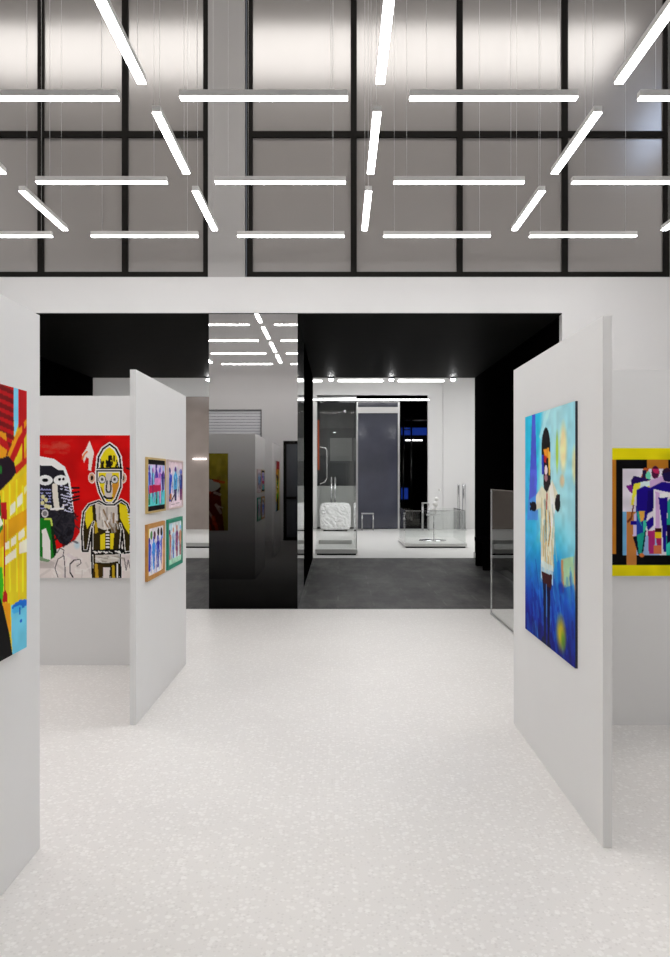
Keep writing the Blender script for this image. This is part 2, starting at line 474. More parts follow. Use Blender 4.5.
# ------------------------------------------------------------------ painter: colours a fine grid of canvas points
class Art:
    def __init__(self, w, h, nx, ny, bg, seed=1, uv=None):
        self.w, self.h, self.nx, self.ny = w, h, nx, ny
        u = (np.arange(nx) + .5) / nx; v = (np.arange(ny) + .5) / ny
        self.U, self.V = np.meshgrid(u, v)
        self.a = w / h
        self.c = np.zeros((ny, nx, 3)); self.c[:] = np.array(bg) / 255.
        self.rng = np.random.default_rng(seed)
        self.uv = uv or (lambda x, y: (x, y))
        self.wob = 0.0
    def P(self, pts):
        return [self.uv(*p) for p in pts]
    def mix(self, mask, col, op=1.0):
        m = (mask * op)[..., None]
        self.c = self.c * (1 - m) + np.array(col) / 255. * m
    def poly(self, pts, col, op=1.0):
        p = self.P(pts); ins = np.zeros_like(self.U, bool); n = len(p)
        for i in range(n):
            x0, y0 = p[i]; x1, y1 = p[(i + 1) % n]
            if y0 == y1: continue
            cond = ((y0 > self.V) != (y1 > self.V)) & (self.U < (x1 - x0) * (self.V - y0) / (y1 - y0) + x0)
            ins ^= cond
        self.mix(ins.astype(float), col, op)
    def ell(self, cx, cy, rx, ry, col, op=1.0, soft=0.0):
        a = self.uv(cx, cy); b = self.uv(cx + rx, cy); b2 = self.uv(cx - rx, cy); d = self.uv(cx, cy + ry)
        ru = max(abs(b[0] - b2[0]) / 2, 1e-5); rv = max(abs(d[1] - a[1]), 1e-5)
        q = np.sqrt(((self.U - a[0]) / ru) ** 2 + ((self.V - a[1]) / rv) ** 2)
        m = (q < 1).astype(float) if not soft else np.clip((1 - q) / soft, 0, 1)
        self.mix(m, col, op)
    def line(self, pts, wd, col, op=1.0):
        """wd: stroke width as a fraction of the picture height"""
        p = self.P(pts); best = np.full_like(self.U, 9.)
        for (x0, y0), (x1, y1) in zip(p[:-1], p[1:]):
            ax, ay, bx, by = x0 * self.a, y0, x1 * self.a, y1
            dx, dy = bx - ax, by - ay; L2 = dx * dx + dy * dy + 1e-12
            t = np.clip(((self.U * self.a - ax) * dx + (self.V - ay) * dy) / L2, 0, 1)
            best = np.minimum(best, np.hypot(self.U * self.a - ax - t * dx, self.V - ay - t * dy))
        self.mix((best < wd / 2).astype(float), col, op)
    def noise(self, amp, sx=8, sy=8):
        """brushy mottling of the pigment"""
        g = self.rng.random((sy + 2, sx + 2))
        x = self.U * sx; y = self.V * sy; i = x.astype(int); j = y.astype(int); fx = x - i; fy = y - j
        fx = fx * fx * (3 - 2 * fx); fy = fy * fy * (3 - 2 * fy)
        n = (g[j, i] * (1 - fx) + g[j, i + 1] * fx) * (1 - fy) + (g[j + 1, i] * (1 - fx) + g[j + 1, i + 1] * fx) * fy
        self.c = np.clip(self.c * (1 + amp * (n - .5) * 2)[..., None], 0, 1)
    def brush(self, n, box, cols, lw, ln, op=0.7, ang=None):
        x0, x1, y0, y1 = box
        for _ in range(n):
            x = x0 + (x1 - x0) * self.rng.random(); y = y0 + (y1 - y0) * self.rng.random()
            t = (ang if ang is not None else self.rng.random() * math.pi) + self.rng.normal() * .25
            l = ln * (.5 + self.rng.random())
            col = cols[self.rng.integers(len(cols))]
            old = self.uv; a = old(x, y); self.uv = lambda p, q: (p, q)
            self.line([a, (a[0] + math.cos(t) * l / self.a, a[1] + math.sin(t) * l)], lw * (.5 + self.rng.random()), col, op)
            self.uv = old
    def build(self, name, parent, depth, edge, inset=0.0):
        """canvas in local coordinates: x to the right, z up, front at y = -depth, back at y = 0"""
        w, h, nx, ny = self.w, self.h, self.nx, self.ny
        xs = np.linspace(-w / 2, w / 2, nx); zs = np.linspace(h / 2, -h / 2, ny)
        verts = [(x, -depth, z) for z in zs for x in xs]
        nb = len(verts)
        ring = [i for i in range(nx)] + [j * nx + nx - 1 for j in range(1, ny)] + [(ny - 1) * nx + i for i in range(nx - 2, -1, -1)] + [j * nx for j in range(ny - 2, 0, -1)]
        verts += [(verts[i][0], 0, verts[i][2]) for i in ring]
        faces = [(j * nx + i, (j + 1) * nx + i, (j + 1) * nx + i + 1, j * nx + i + 1) for j in range(ny - 1) for i in range(nx - 1)]
        nf = len(faces); R = len(ring)
        faces += [(ring[k], ring[(k + 1) % R], nb + (k + 1) % R, nb + k) for k in range(R)]
        faces.append(tuple(nb + k for k in range(R)))
        me = bpy.data.meshes.new(name)
        me.from_pydata(verts, [], faces)
        me.materials.append(M['paint']); me.materials.append(edge)
        mi = np.zeros(len(faces), np.int32); mi[nf:] = 1
        me.polygons.foreach_set('material_index', mi)
        at_ = me.color_attributes.new('paint', 'FLOAT_COLOR', 'POINT')
        c = np.clip(self.c, 0, 1); l = np.where(c <= 0.04045, c / 12.92, ((c + .055) / 1.055) ** 2.4)
        l = np.clip(l * 1.08, 0.001, 0.9)
        full = np.ones((len(verts), 4), np.float32); full[:nb, :3] = l.reshape(-1, 3); full[nb:, :3] = .05
        at_.data.foreach_set('color', full.ravel())
        me.update()
        o = bpy.data.objects.new(name, me); COL.objects.link(o)
        if parent: o.parent = parent
        return o

def uv_side(X, Ya, Yb, zt, zb):
    """photo pixel -> (u, v) on a picture lying in the plane x = X, from depth Ya (u=0) to Yb (u=1)"""
    def f(x, y):
        Y = X * F / (x - VX)
        z = EYE + (VY - y) / F * Y
        return (Y - Ya) / (Yb - Ya), (zt - z) / (zt - zb)
    return f
def uv_front(Y, Xa, Xb, zt, zb):
    def f(x, y):
        p = at(x, y, Y)
        return (p.x - Xa) / (Xb - Xa), (zt - p.z) / (zt - zb)
    return f

def place(o, loc, facing):
    o.location = loc
    o.rotation_euler = (0, 0, {'-y': 0, '+x': math.pi / 2, '-x': -math.pi / 2, '+y': math.pi}[facing])

BLK, WHT = (18, 16, 18), (232, 228, 224)
# ---- blue portrait (right of the aisle)
Xf = 1.146 - .012
Ya, Yb = Xf * F / (525.2 - VX), Xf * F / (575.2 - VX)
zt, zb = EYE + (VY - 401) / F * Yb, EYE + (VY - 668.5) / F * Yb
A = Art(Ya - Yb, zt - zb, 170, 260, (45, 190, 225), 3, uv_side(Xf, Ya, Yb, zt, zb))
V, U = A.V, A.U
g = np.clip((V - .52) / .40, 0, 1)[..., None]
A.c = A.c * (1 - g) + np.array((22, 40, 165)) / 255. * g
A.mix(np.clip((V - .78) / .2, 0, 1), (14, 18, 105), .85)
A.mix(np.clip((U - .22 + V * .25 - .12) / .10, 0, 1) * np.clip((.62 - V) / .2, 0, 1), (168, 221, 228))
A.mix(np.clip((U - .72) / .2, 0, 1) * np.clip((.8 - V) / .3, 0, 1), (150, 212, 226), .7)
A.poly([(525.5, 470), (534, 470), (540, 530), (525.5, 560)], (70, 170, 228), .5)
A.poly([(532.3, 413), (535.3, 413), (537, 480), (536, 495), (529, 500), (531, 450)], (82, 74, 205), .85)
A.poly([(531, 470), (537, 470), (538, 520), (527, 520)], (96, 108, 222), .5)
A.poly([(548, 406), (552, 405), (541, 440), (539, 437)], (200, 238, 242), .6)
A.ell(557, 452, 1.6, 24, (176, 208, 42), .9, .5)
A.ell(563, 448, 4.5, 30, (240, 226, 170), 1, .5)
A.ell(574, 465, 2.6, 22, (236, 222, 160), .8, .5)
A.ell(562, 481, 3, 8, (225, 190, 140), .8, .5)
A.poly([(561, 559), (575, 556), (575, 584), (563, 588)], (178, 208, 150), .85)
A.poly([(561, 560), (563, 560), (564, 592), (561, 592)], (206, 130, 80), .8)
A.ell(575, 575, 1.6, 30, (230, 150, 90), .8, .6)
A.brush(90, (526, 576, 560, 640), [(20, 70, 190), (28, 120, 215), (18, 40, 150), (60, 150, 220)], .03, .09, .35, 1.2)
A.brush(50, (526, 576, 620, 660), [(12, 20, 90), (20, 30, 140), (16, 60, 150)], .03, .08, .4, 1.4)
A.ell(561, 633, 6, 22, (200, 176, 30), .95, .7); A.ell(563, 640, 3, 12, (60, 130, 40), .7, .7)
A.ell(561.5, 588, 3.5, 7, (20, 50, 170), .8, .5)
# figure
A.ell(546, 449, 7.5, 38, (150, 214, 230), .6, .5)
A.ell(545.8, 450, 4.4, 22, (22, 17, 18)); A.ell(547, 478, 3.6, 20, (34, 24, 30))
A.poly([(543.5, 450), (549, 448), (549.4, 458), (545.5, 461)], (232, 150, 40)); A.poly([(544, 455), (547, 457), (547.4, 464), (544, 462)], (196, 40, 40))
A.ell(547.5, 461, 1.4, 3, (40, 16, 20)); A.ell(546, 470.5, 1.5, 5, (235, 220, 225)); A.poly([(548.5, 452), (550.5, 452), (550, 475), (548.6, 475)], (240, 190, 80))
A.poly([(541.5, 455), (543.5, 455), (544, 475), (542, 475)], (40, 60, 190)); A.ell(546, 478, 1.6, 3.5, (170, 120, 130))
cream = (226, 222, 196)
A.poly([(542, 486), (547, 493), (552, 480), (557, 492), (560, 502), (554, 512), (553, 540), (553.5, 572), (541, 566), (541, 530), (541, 508), (536, 510), (536, 496)], cream)
A.poly([(549, 488), (552, 482), (555, 500), (553.5, 552), (550.5, 552), (551, 510)], (245, 242, 232))
A.brush(60, (541, 554, 495, 565), [(236, 230, 205), (205, 205, 170), (170, 190, 190), (196, 160, 90), (120, 170, 190)], .014, .08, .6, 1.5)
A.line([(549, 512), (550.5, 530), (548.5, 545)], .014, (186, 140, 30)); A.line([(545, 500), (546.2, 540)], .012, (90, 110, 90))
A.line([(547, 495), (546.6, 508)], .018, (180, 60, 60))
A.ell(533.6, 506.5, 3.0, 5, (24, 18, 24)); A.line([(530.3, 504), (533, 506)], .016, (24, 18, 24)); A.line([(530.3, 509), (533, 508)], .016, (24, 18, 24))
A.ell(557.5, 504, 2.7, 8, (22, 16, 20)); A.poly([(556, 495), (560, 494), (560, 499), (556, 500)], (40, 26, 30))
A.poly([(541, 560), (553, 566), (553, 585), (541, 578)], (205, 224, 226), .8)
A.poly([(541.5, 571), (552, 575), (551.5, 588), (549, 594), (543, 584)], (64, 26, 28))
A.poly([(543, 582), (546, 584), (546, 640), (544, 640)], (18, 20, 60)); A.poly([(547, 586), (550.3, 588), (549.5, 645), (547.6, 643)], (14, 14, 50))
A.line([(546.4, 585), (546.6, 615)], .012, (60, 120, 200)); A.ell(544, 642, 2.4, 6, (16, 24, 60)); A.ell(549, 648, 2.4, 6, (16, 24, 60))
A.noise(.05, 20, 34)
o = A.build('hanging_painting', None, .012, M['canvas_edge'])
place(o, (1.146, (Ya + Yb) / 2, (zt + zb) / 2), '-x')
tag(o, 'unframed blue canvas of a standing figure in a cream shirt on the right panel', 'painting')

# ---- large red painting
Yp = 6.845 - .025; Xa, Xb, zt, zb = at(-8, 0, Yp).x, at(150, 0, Yp).x, at(0, 435.3, Yp).z, at(0, 578, Yp).z
A = Art(Xb - Xa, zt - zb, 320, 290, (198, 14, 14), 5, uv_front(Yp, Xa, Xb, zt, zb))
A.noise(.10, 12, 14)
A.brush(30, (40, 65, 443, 453), [(190, 70, 55), (205, 40, 30)], .02, .06, .35, 0.1)
WB = (226, 216, 212)
A.poly([(-8, 548), (40, 556), (62, 547), (75, 540), (80, 532), (84, 545), (98, 548), (131, 540), (150, 545), (150, 578), (-8, 578)], WB)
A.brush(40, (30, 145, 552, 577), [(200, 190, 186), (240, 236, 232), (214, 200, 205)], .02, .07, .5)
A.ell(77, 545, 4, 5, (160, 205, 225), .5, .6)
A.poly([(89.5, 441), (94, 453), (92.5, 460), (91, 471), (88, 470), (89, 459), (86.5, 457), (84, 463), (82, 455), (86, 449)], (235, 222, 214))
A.line([(82.5, 459), (84, 455), (87, 452)], .012, (225, 120, 60))
# dark head
HD = (34, 32, 40)
A.poly([(10, 500), (13, 474), (24, 461), (40, 456.5), (54, 459), (65, 467), (70, 480), (72.6, 500), (74.4, 516), (70, 522), (49, 520), (20, 522)], (240, 238, 236))
A.poly([(12, 500), (15, 476), (26, 463), (40, 459), (53, 461), (63, 469), (68, 482), (71.4, 500), (74, 514), (75, 526), (73, 538), (67, 545.5), (60, 543), (54, 534), (50, 519), (22, 520)], HD)
A.poly([(20, 467), (40, 458), (55, 460.5), (65, 468.5), (64, 470.5), (58, 470), (52, 466), (40, 465.5), (24, 474)], (232, 230, 228))
A.brush(70, (50, 74, 508, 542), [(52, 50, 56), (22, 20, 26), (44, 44, 52)], .01, .05, .6)
for cx in (27, 45.3, 61.2):
    A.ell(cx, 480.3, 7.4, 5.0, (240, 240, 238)) if cx > 40 else None
A.ell(45.3, 480.3, 6.6, 4.2, (225, 225, 225)); A.ell(45.3, 480.3, 3.2, 1.8, BLK)
A.ell(61.2, 479.3, 5.8, 3.2, (230, 230, 230)); A.ell(59.5, 479.4, 1.5, 1.5, BLK); A.ell(63.5, 479.2, 1.3, 1.4, BLK)
A.line([(54.8, 486), (55.5, 497), (57, 508)], .038, (224, 216, 206)); A.line([(51, 509), (63, 508.5), (63.5, 505)], .014, WHT); A.line([(51, 509), (51, 506)], .012, WHT)
for yy in range(486, 512, 3):
    for k in range(6):
        if A.rng.random() < .75:
            x = 60.5 + k * 2.1 + (yy - 486) * .08; y = yy + k * .55
            A.line([(x, y), (x + .9, y + A.rng.normal() * .7), (x + 1.5, y)], .0075, (200, 200, 225))
    for k in range(4):
        if A.rng.random() < .7 and yy < 505:
            x = 41 + k * 2.6; y = yy + 4
            A.line([(x, y), (x + 1, y + A.rng.normal() * .8), (x + 1.9, y)], .0075, (150, 150, 200))
for y in (488, 493, 498, 501): A.line([(72, y), (79, y - 1 + A.rng.normal())], .013, (24, 20, 24))
for p in ((43, 497), (46, 500), (42.5, 503), (46, 506), (49, 507)): A.ell(*p, 1.9, 2.1, (214, 208, 150))
# small green figure
A.poly([(36, 520), (42, 518), (50, 520), (53, 535), (56, 555), (48, 562), (38, 560)], (24, 120, 30))
A.poly([(50, 520), (53, 526), (57, 552), (54, 558)], (20, 44, 22))
A.poly([(42, 530), (46, 528), (50, 540), (51, 560), (43, 558)], WHT); A.ell(45, 513.5, 3.4, 4, (205, 200, 205)); A.ell(45, 513.5, 2.2, 2.6, (120, 116, 120))
A.line([(45, 519), (51, 519), (52, 525)], .012, (190, 210, 90))
A.poly([(40, 556), (54, 562), (54, 568), (40, 568)], (180, 168, 164), .6)
# sketched animals
A.line([(57, 553), (60, 548), (64, 550), (63, 556), (58, 559), (55, 568), (58, 577)], .006, (60, 54, 58)); A.line([(64, 556), (65, 568), (65, 577)], .006, (60, 54, 58))
A.line([(74, 560), (70, 564), (70, 572), (73, 577)], .010, (40, 36, 40)); A.line([(74, 560), (80, 559), (81, 563), (77, 566)], .006, (60, 54, 58))
A.line([(124, 558), (126, 570), (128, 560), (130, 568)], .007, (120, 110, 115))
# yellow figure
YL, GR = (228, 208, 28), (206, 198, 190)
def outl(pts, wo=.030, wi=.013):
    A.line(pts, wo, WHT); A.line(pts, wi, BLK)
hat = [(97, 472), (98.5, 457), (103, 449), (109.5, 444.5), (115.5, 449), (119.5, 457), (121, 472)]
A.poly(hat, YL); outl(hat)
A.brush(26, (100, 118, 456, 466), [BLK, (70, 56, 14), BLK], .011, .035, .95, 1.5)
A.line([(98, 469.5), (121, 468.5)], .02, BLK); A.line([(98, 471), (121, 470)], .008, WHT)
for ex in (91.8, 122.8): A.ell(ex, 478, 3.6, 5.4, WHT); A.ell(ex, 478, 2.9, 4.6, (208, 160, 130)); A.ell(ex, 478, 1.3, 2.6, BLK)
face = [(97, 471), (121, 471), (120.5, 487), (116, 499), (112, 504), (105, 503), (99.5, 492), (97, 482)]
A.poly(face, YL)
A.poly([(106, 473), (112, 473), (113, 490), (111, 500), (105, 499), (104, 488)], GR); A.poly([(112, 484), (120, 482), (117, 496), (113, 499)], (206, 140, 40)); A.poly([(98, 484), (102, 488), (105, 500), (100, 492)], (150, 110, 20))
outl(face + face[:1], .026, .012)
for ex in (102, 114.5): A.ell(ex, 479.5, 3.9, 4.2, BLK); A.ell(ex, 479.5, 3.2, 3.5, (210, 206, 206)); A.ell(ex, 479.5, 1.6, 1.8, (120, 116, 120)); A.ell(ex, 479.5, .7, .9, BLK)
A.line([(107, 481), (106, 489), (107, 492), (110, 492), (111, 489), (110, 481)], .010, BLK); A.line([(104, 496.5), (107, 498.5), (112, 498)], .014, BLK)
body = [(82.5, 551), (81.5, 530), (83.5, 512), (89, 504.5), (99, 501), (106, 505), (114, 505), (121, 500), (127, 504), (130.5, 513), (132.5, 530), (130.5, 552), (124, 553), (122, 530), (120, 553), (120.5, 578), (92.5, 578), (91.5, 553), (92, 528), (88, 551)]
A.poly(body, (48, 38, 14))
A.poly([(95, 503), (106, 506), (117, 504), (118, 520), (112, 528), (104, 530), (97, 527), (96, 515)], GR)
A.brush(26, (97, 116, 506, 526), [(160, 150, 142), (236, 230, 226), (120, 86, 50)], .010, .06, .7, 1.5)
A.poly([(86, 508), (92, 506), (93, 520), (87, 529), (85, 520)], YL); A.poly([(119, 503), (126, 506), (129, 516), (129.5, 535), (125, 528), (120, 518)], YL)
A.poly([(100, 535), (105, 533), (105, 550), (100, 550)], YL); A.poly([(110, 533), (114, 533), (113, 549), (110, 549)], YL); A.poly([(94, 520), (97, 523), (98, 532), (95, 534)], (190, 160, 30))
for y in range(532, 552, 3): A.line([(106.4, y), (108.6, y)], .011, WHT)
for y in range(508, 540, 3): A.line([(127.4 + (y - 508) * .11, y), (129.6 + (y - 508) * .11, y - .5)], .008, WHT)
outl([(88, 551), (91, 530), (93.5, 522)], .018, .009); outl([(124, 552), (123, 535), (120, 524)], .018, .009)
outl(body + body[:1], .022, .012)
A.line([(93, 552), (121, 551)], .034, BLK); A.brush(18, (93, 120, 551, 552.2), [WHT], .007, .012, 1, .6)
A.poly([(95, 555), (118, 554), (118, 561), (107, 563), (95, 562)], GR); A.brush(10, (95, 117, 556, 561), [WHT, (160, 150, 140)], .01, .05, .7, .1)
A.poly([(93, 564), (104, 565), (102, 578), (93, 578)], (60, 44, 12)); A.poly([(110, 565), (120, 563), (119, 578), (111, 578)], (38, 30, 12)); A.poly([(103, 567), (110, 567), (109, 578), (103, 578)], WB)
A.line([(96, 565), (97, 578)], .022, (190, 150, 40)); A.line([(113, 566), (113.5, 578)], .018, (190, 160, 30)); A.line([(117, 564), (117, 578)], .010, WHT)
# right-hand column of marks behind the side panel, and left-hand rest
A.brush(24, (133, 149, 470, 535), [(30, 26, 30), (228, 208, 28), WHT], .018, .06, .8)
A.brush(24, (-6, 10, 470, 540), [(30, 26, 30), (150, 30, 24), WHT], .018, .06, .6)
o = A.build('hanging_painting', None, .025, M['canvas_white'])
place(o, ((Xa + Xb) / 2, 6.845, (zt + zb) / 2), '-y')
tag(o, 'large red canvas with a dark head and a yellow figure on the left front-facing panel', 'painting')

# ---- yellow bordered painting
Yp = 5.182 - .025; Xa, Xb, zt, zb = 1.62, 3.02, at(0, 448, Yp).z, at(0, 576, Yp).z
A = Art(Xb - Xa, zt - zb, 330, 195, (10, 9, 12), 9, uv_front(Yp, Xa, Xb, zt, zb))
yb = (226, 212, 14)
BR = (186, 118, 34)
A.poly([(560, 440), (830, 440), (830, 460), (560, 460)], yb); A.poly([(560, 565), (830, 565), (830, 590), (560, 590)], yb)
A.poly([(590, 460), (616, 460), (616, 554), (590, 554)], BR)
A.poly([(647, 460), (668, 460), (668, 469), (647, 469)], BR); A.poly([(720, 460), (750, 460), (750, 469), (720, 469)], BR)
A.poly([(623, 469), (786, 469), (786, 555), (623, 555)], (222, 214, 226))
A.poly([(623, 512), (626.5, 512), (626.5, 555), (623, 555)], (110, 165, 205)); A.poly([(626.5, 512), (637, 512), (637, 565), (626.5, 565)], (190, 122, 60))
A.poly([(637, 535), (660, 535), (660, 555), (637, 555)], (150, 180, 220)); A.poly([(700, 515), (786, 515), (786, 555), (700, 555)], (196, 130, 60))
NV, TE, PU, PK = (30, 12, 132), (30, 160, 140), (84, 24, 110), (208, 168, 214)
A.poly([(638, 485), (644, 470), (649, 468), (648, 482)], (176, 66, 24)); A.ell(645.5, 474, 3.2, 6, (196, 90, 40)); A.poly([(643, 470), (647, 470), (646, 480), (642, 480)], (40, 20, 60)); A.ell(648.5, 476, 2.4, 4.5, (110, 210, 180))
A.poly([(626, 486), (633, 484), (633, 494), (630, 492)], (120, 30, 130)); A.poly([(631, 481), (634, 476), (652, 480), (640, 483), (634, 493)], (36, 14, 90))
A.poly([(634, 484), (649, 481), (650, 487), (640, 489), (635, 497), (634, 505), (631, 505)], (236, 222, 60)); A.poly([(641, 482), (651, 481), (650, 486), (640, 488)], (210, 236, 235))
A.poly([(637, 490), (645, 486), (654, 489), (654, 508), (648, 513), (646, 523), (638, 537), (636, 515)], NV)
A.poly([(648, 491), (654, 490), (655, 500), (653, 511), (647, 514)], (24, 10, 100)); A.poly([(637, 508), (640, 516), (645, 532), (637, 536), (636, 520)], (34, 60, 160))
A.poly([(639, 511), (645, 511), (644, 520), (641, 522)], (226, 170, 70)); A.poly([(637, 512), (639, 512), (642, 526), (638, 518)], TE); A.poly([(643, 521), (647, 520), (646, 530), (643, 533)], (60, 190, 160))
A.poly([(633, 505), (634.5, 505), (632, 519), (628, 523), (627, 521), (631, 517)], (110, 50, 30)); A.poly([(634, 515), (636.5, 512), (637, 536), (633, 536)], (206, 190, 226)); A.poly([(631, 521), (637, 521), (637, 525), (631, 525)], NV)
A.poly([(633, 537), (638, 535), (641, 552), (639, 556)], (14, 12, 36)); A.poly([(637, 535), (646, 531), (642, 555), (639, 553)], TE); A.poly([(645, 531), (646.5, 530), (643.5, 552), (641.5, 554)], (14, 30, 50))
A.ell(642, 555, 2.4, 2, (214, 120, 60))
A.ell(655.5, 472.5, 4, 6.5, (80, 20, 60)); A.poly([(652, 469), (659, 469), (659, 474), (654, 473)], (190, 40, 90))
A.poly([(650, 481), (662, 476), (671, 481), (662, 485), (650, 488)], PK); A.poly([(650, 488), (662, 482), (672, 483), (672, 493), (662, 491)], NV)
A.poly([(654, 491), (660, 493), (660, 530), (655, 530)], PK); A.poly([(646, 522), (653, 516), (655, 524), (648, 531)], NV); A.poly([(654, 490), (655.4, 490), (656, 526), (654, 526)], (228, 224, 236))
A.poly([(658.5, 497), (668, 497), (667, 520), (666, 552), (663.5, 552), (662, 525)], NV); A.poly([(660, 494), (672, 492), (672, 497), (660, 498)], (232, 232, 238))
A.poly([(648, 531), (656, 530), (654, 554), (649, 554)], (170, 40, 110)); A.poly([(655, 528), (662, 528), (662, 532), (655, 532)], (60, 20, 24)); A.poly([(655, 532), (662, 532), (662, 538), (655, 538)], (232, 196, 30)); A.poly([(656, 538), (662, 538), (662, 545), (657, 545)], (170, 36, 90)); A.poly([(654, 545), (662, 545), (662, 554), (654, 554)], (206, 110, 70))
A.ell(667, 474, 5, 6, (44, 20, 46)); A.poly([(662, 474), (676, 470), (678, 484), (664, 481)], (28, 20, 70)); A.poly([(668, 500), (676, 496), (678, 552), (666, 552)], TE); A.poly([(667, 525), (675, 525), (674, 545), (667, 545)], (20, 14, 60)); A.poly([(666, 545), (672, 540), (680, 555), (666, 555)], (50, 200, 180))
for k, x in enumerate((685, 706, 728, 750, 770)):           # the rest of the row of figures, outside the photo
    A.ell(x, 474, 4.5, 6, [(60, 24, 40), (150, 70, 40)][k % 2]); A.poly([(x - 9, 486), (x, 480), (x + 9, 486), (x + 7, 520), (x + 4, 552), (x - 3, 552), (x - 7, 515)], [NV, PU, TE][k % 3]); A.poly([(x - 3, 490), (x + 4, 490), (x + 2, 525), (x - 1, 525)], [(226, 170, 70), PK, (200, 50, 90)][k % 3])
A.noise(.05, 20, 14)
o = A.build('hanging_painting', None, .025, M['canvas_white'])
place(o, ((Xa + Xb) / 2, 5.182, (zt + zb) / 2), '-y')
tag(o, 'yellow bordered canvas of angular blue figures on the right front-facing panel', 'painting')

# ---- plaid painting on the nearest left panel
Xf = -1.289 + .025
Ya, Yb, zt, zb = 2.25, 3.247, 1.945, .912
Yb = Xf * F / (26.8 - VX)
zt = EYE + (VY - 391.2) / F * Yb; zb = EYE + (VY - 647) / F * Yb
A = Art(Yb - Ya, zt - zb, 240, 250, (222, 200, 30), 11, uv_side(Xf, Ya, Yb, zt, zb))
RD, DR, OR, LB = (186, 16, 22), (120, 14, 18), (226, 150, 20), (120, 200, 232)
A.poly([(-200, 300), (13.5, 380), (13.5, 436), (10, 452), (6, 457), (0, 433), (-60, 420), (-200, 420)], RD)
for k in range(16):
    y = 372 + k * 9
    A.line([(-90, y - 34), (13, y + 12)], .018, DR)
A.poly([(0, 431), (6, 434), (7, 452), (5, 458), (0, 458), (-20, 460), (-20, 430)], OR)
A.line([(-1, 440), (6.5, 446)], .03, RD)
A.poly([(13.5, 380), (18.2, 380), (18.2, 424), (13.8, 438)], LB)
A.poly([(18.2, 380), (28, 384), (28, 418), (18.2, 430)], RD)
A.poly([(28, 416), (28, 430), (17, 455), (10, 470), (9, 452), (14, 438)], RD)
A.line([(28, 420), (17, 436), (9, 455)], .022, OR)
A.poly([(16, 470), (28, 445), (28, 500), (15, 500)], OR); A.line([(23, 425), (23, 475)], .018, RD); A.line([(16, 470), (28, 460)], .03, (200, 40, 24)); A.line([(20.5, 474), (21, 487)], .018, RD)
A.poly([(-60, 470), (0, 459), (8, 456), (14, 463), (16, 473), (9, 483), (2, 492), (-10, 500), (-60, 520)], (30, 14, 28))
A.ell(0.4, 470, 1.5, 4, (30, 110, 40))
A.poly([(-40, 510), (0, 491), (12, 479), (28, 462), (28, 580), (-40, 600)], (224, 196, 30))
for a, b in ((478, 500), (530, 556)): A.line([(28, a + 4), (2, b + 4)], .085, (232, 196, 20))
for x in (3, 9.5, 16.5, 22.5): A.line([(x, 480 + abs(15 - x)), (x + .3, 590)], .016, (238, 224, 40))
A.poly([(17, 498), (22.5, 492), (22.5, 503), (17, 508)], (240, 228, 200)); A.poly([(10, 506), (15, 501), (15.4, 511), (10, 516)], (240, 228, 200)); A.poly([(24, 488), (27, 484), (27, 490), (24, 495)], (238, 232, 160))
A.poly([(8, 520), (28, 508), (28, 524), (8, 540)], (222, 158, 16)); A.poly([(-10, 530), (7, 524), (7, 545), (-10, 552)], (222, 158, 16))
A.poly([(18, 533), (24, 528), (24.5, 536), (18, 541)], (240, 230, 206)); A.poly([(11, 539), (16, 535), (16, 543), (11, 547)], (240, 230, 206)); A.poly([(5, 543), (9, 541), (9, 548), (5, 550)], (240, 230, 206))
A.poly([(5, 557), (16, 548), (16, 557), (5, 565)], (240, 230, 206)); A.poly([(19, 543), (27.5, 538), (27.5, 552), (19, 554)], (240, 230, 206))
for y in (575, 600): A.line([(18, 560), (19, 600)], .012, (236, 190, 26))
A.poly([(-40, 500), (0, 494), (2, 510), (3, 528), (-4, 540), (-40, 560)], (40, 130, 40)); A.poly([(-40, 540), (0, 516), (3, 524), (-5, 532)], (236, 230, 220))
A.poly([(-60, 572), (2, 567), (3.5, 585), (2, 605), (-10, 600), (-60, 600)], (60, 180, 30))
A.poly([(0.5, 503), (6.5, 502), (6.8, 520), (1.5, 519)], (178, 14, 24)); A.line([(4, 518), (4.6, 592)], .010, (178, 14, 24)); A.poly([(3.4, 592), (5.6, 590), (7.5, 595), (7.5, 602), (2, 602)], (178, 14, 24))
A.poly([(-60, 596), (0.5, 598), (4, 610), (9, 632), (13.2, 660), (13.2, 680), (-60, 720)], (10, 8, 10))
A.poly([(2, 602), (10, 603), (10, 617), (11, 630), (9, 632), (4.5, 612)], (226, 150, 20))
A.poly([(11, 605), (28, 600), (28, 655), (13, 665), (11.2, 632)], (110, 200, 230))
A.ell(20, 604.5, 8, 4.6, (24, 110, 210)); A.ell(17, 609, 5, 3.6, (70, 180, 235)); A.line([(19.5, 608), (19.8, 613)], .012, (20, 80, 190)); A.ell(20.8, 620.5, 1.3, 1.6, (30, 100, 200))
A.noise(.05, 18, 18)
o = A.build('hanging_painting', None, .025, M['canvas_white'])
place(o, (-1.289, (Ya + Yb) / 2, (zt + zb) / 2), '+x')
tag(o, 'red and yellow plaid patterned canvas on the nearest left panel, cut by the picture edge', 'painting')

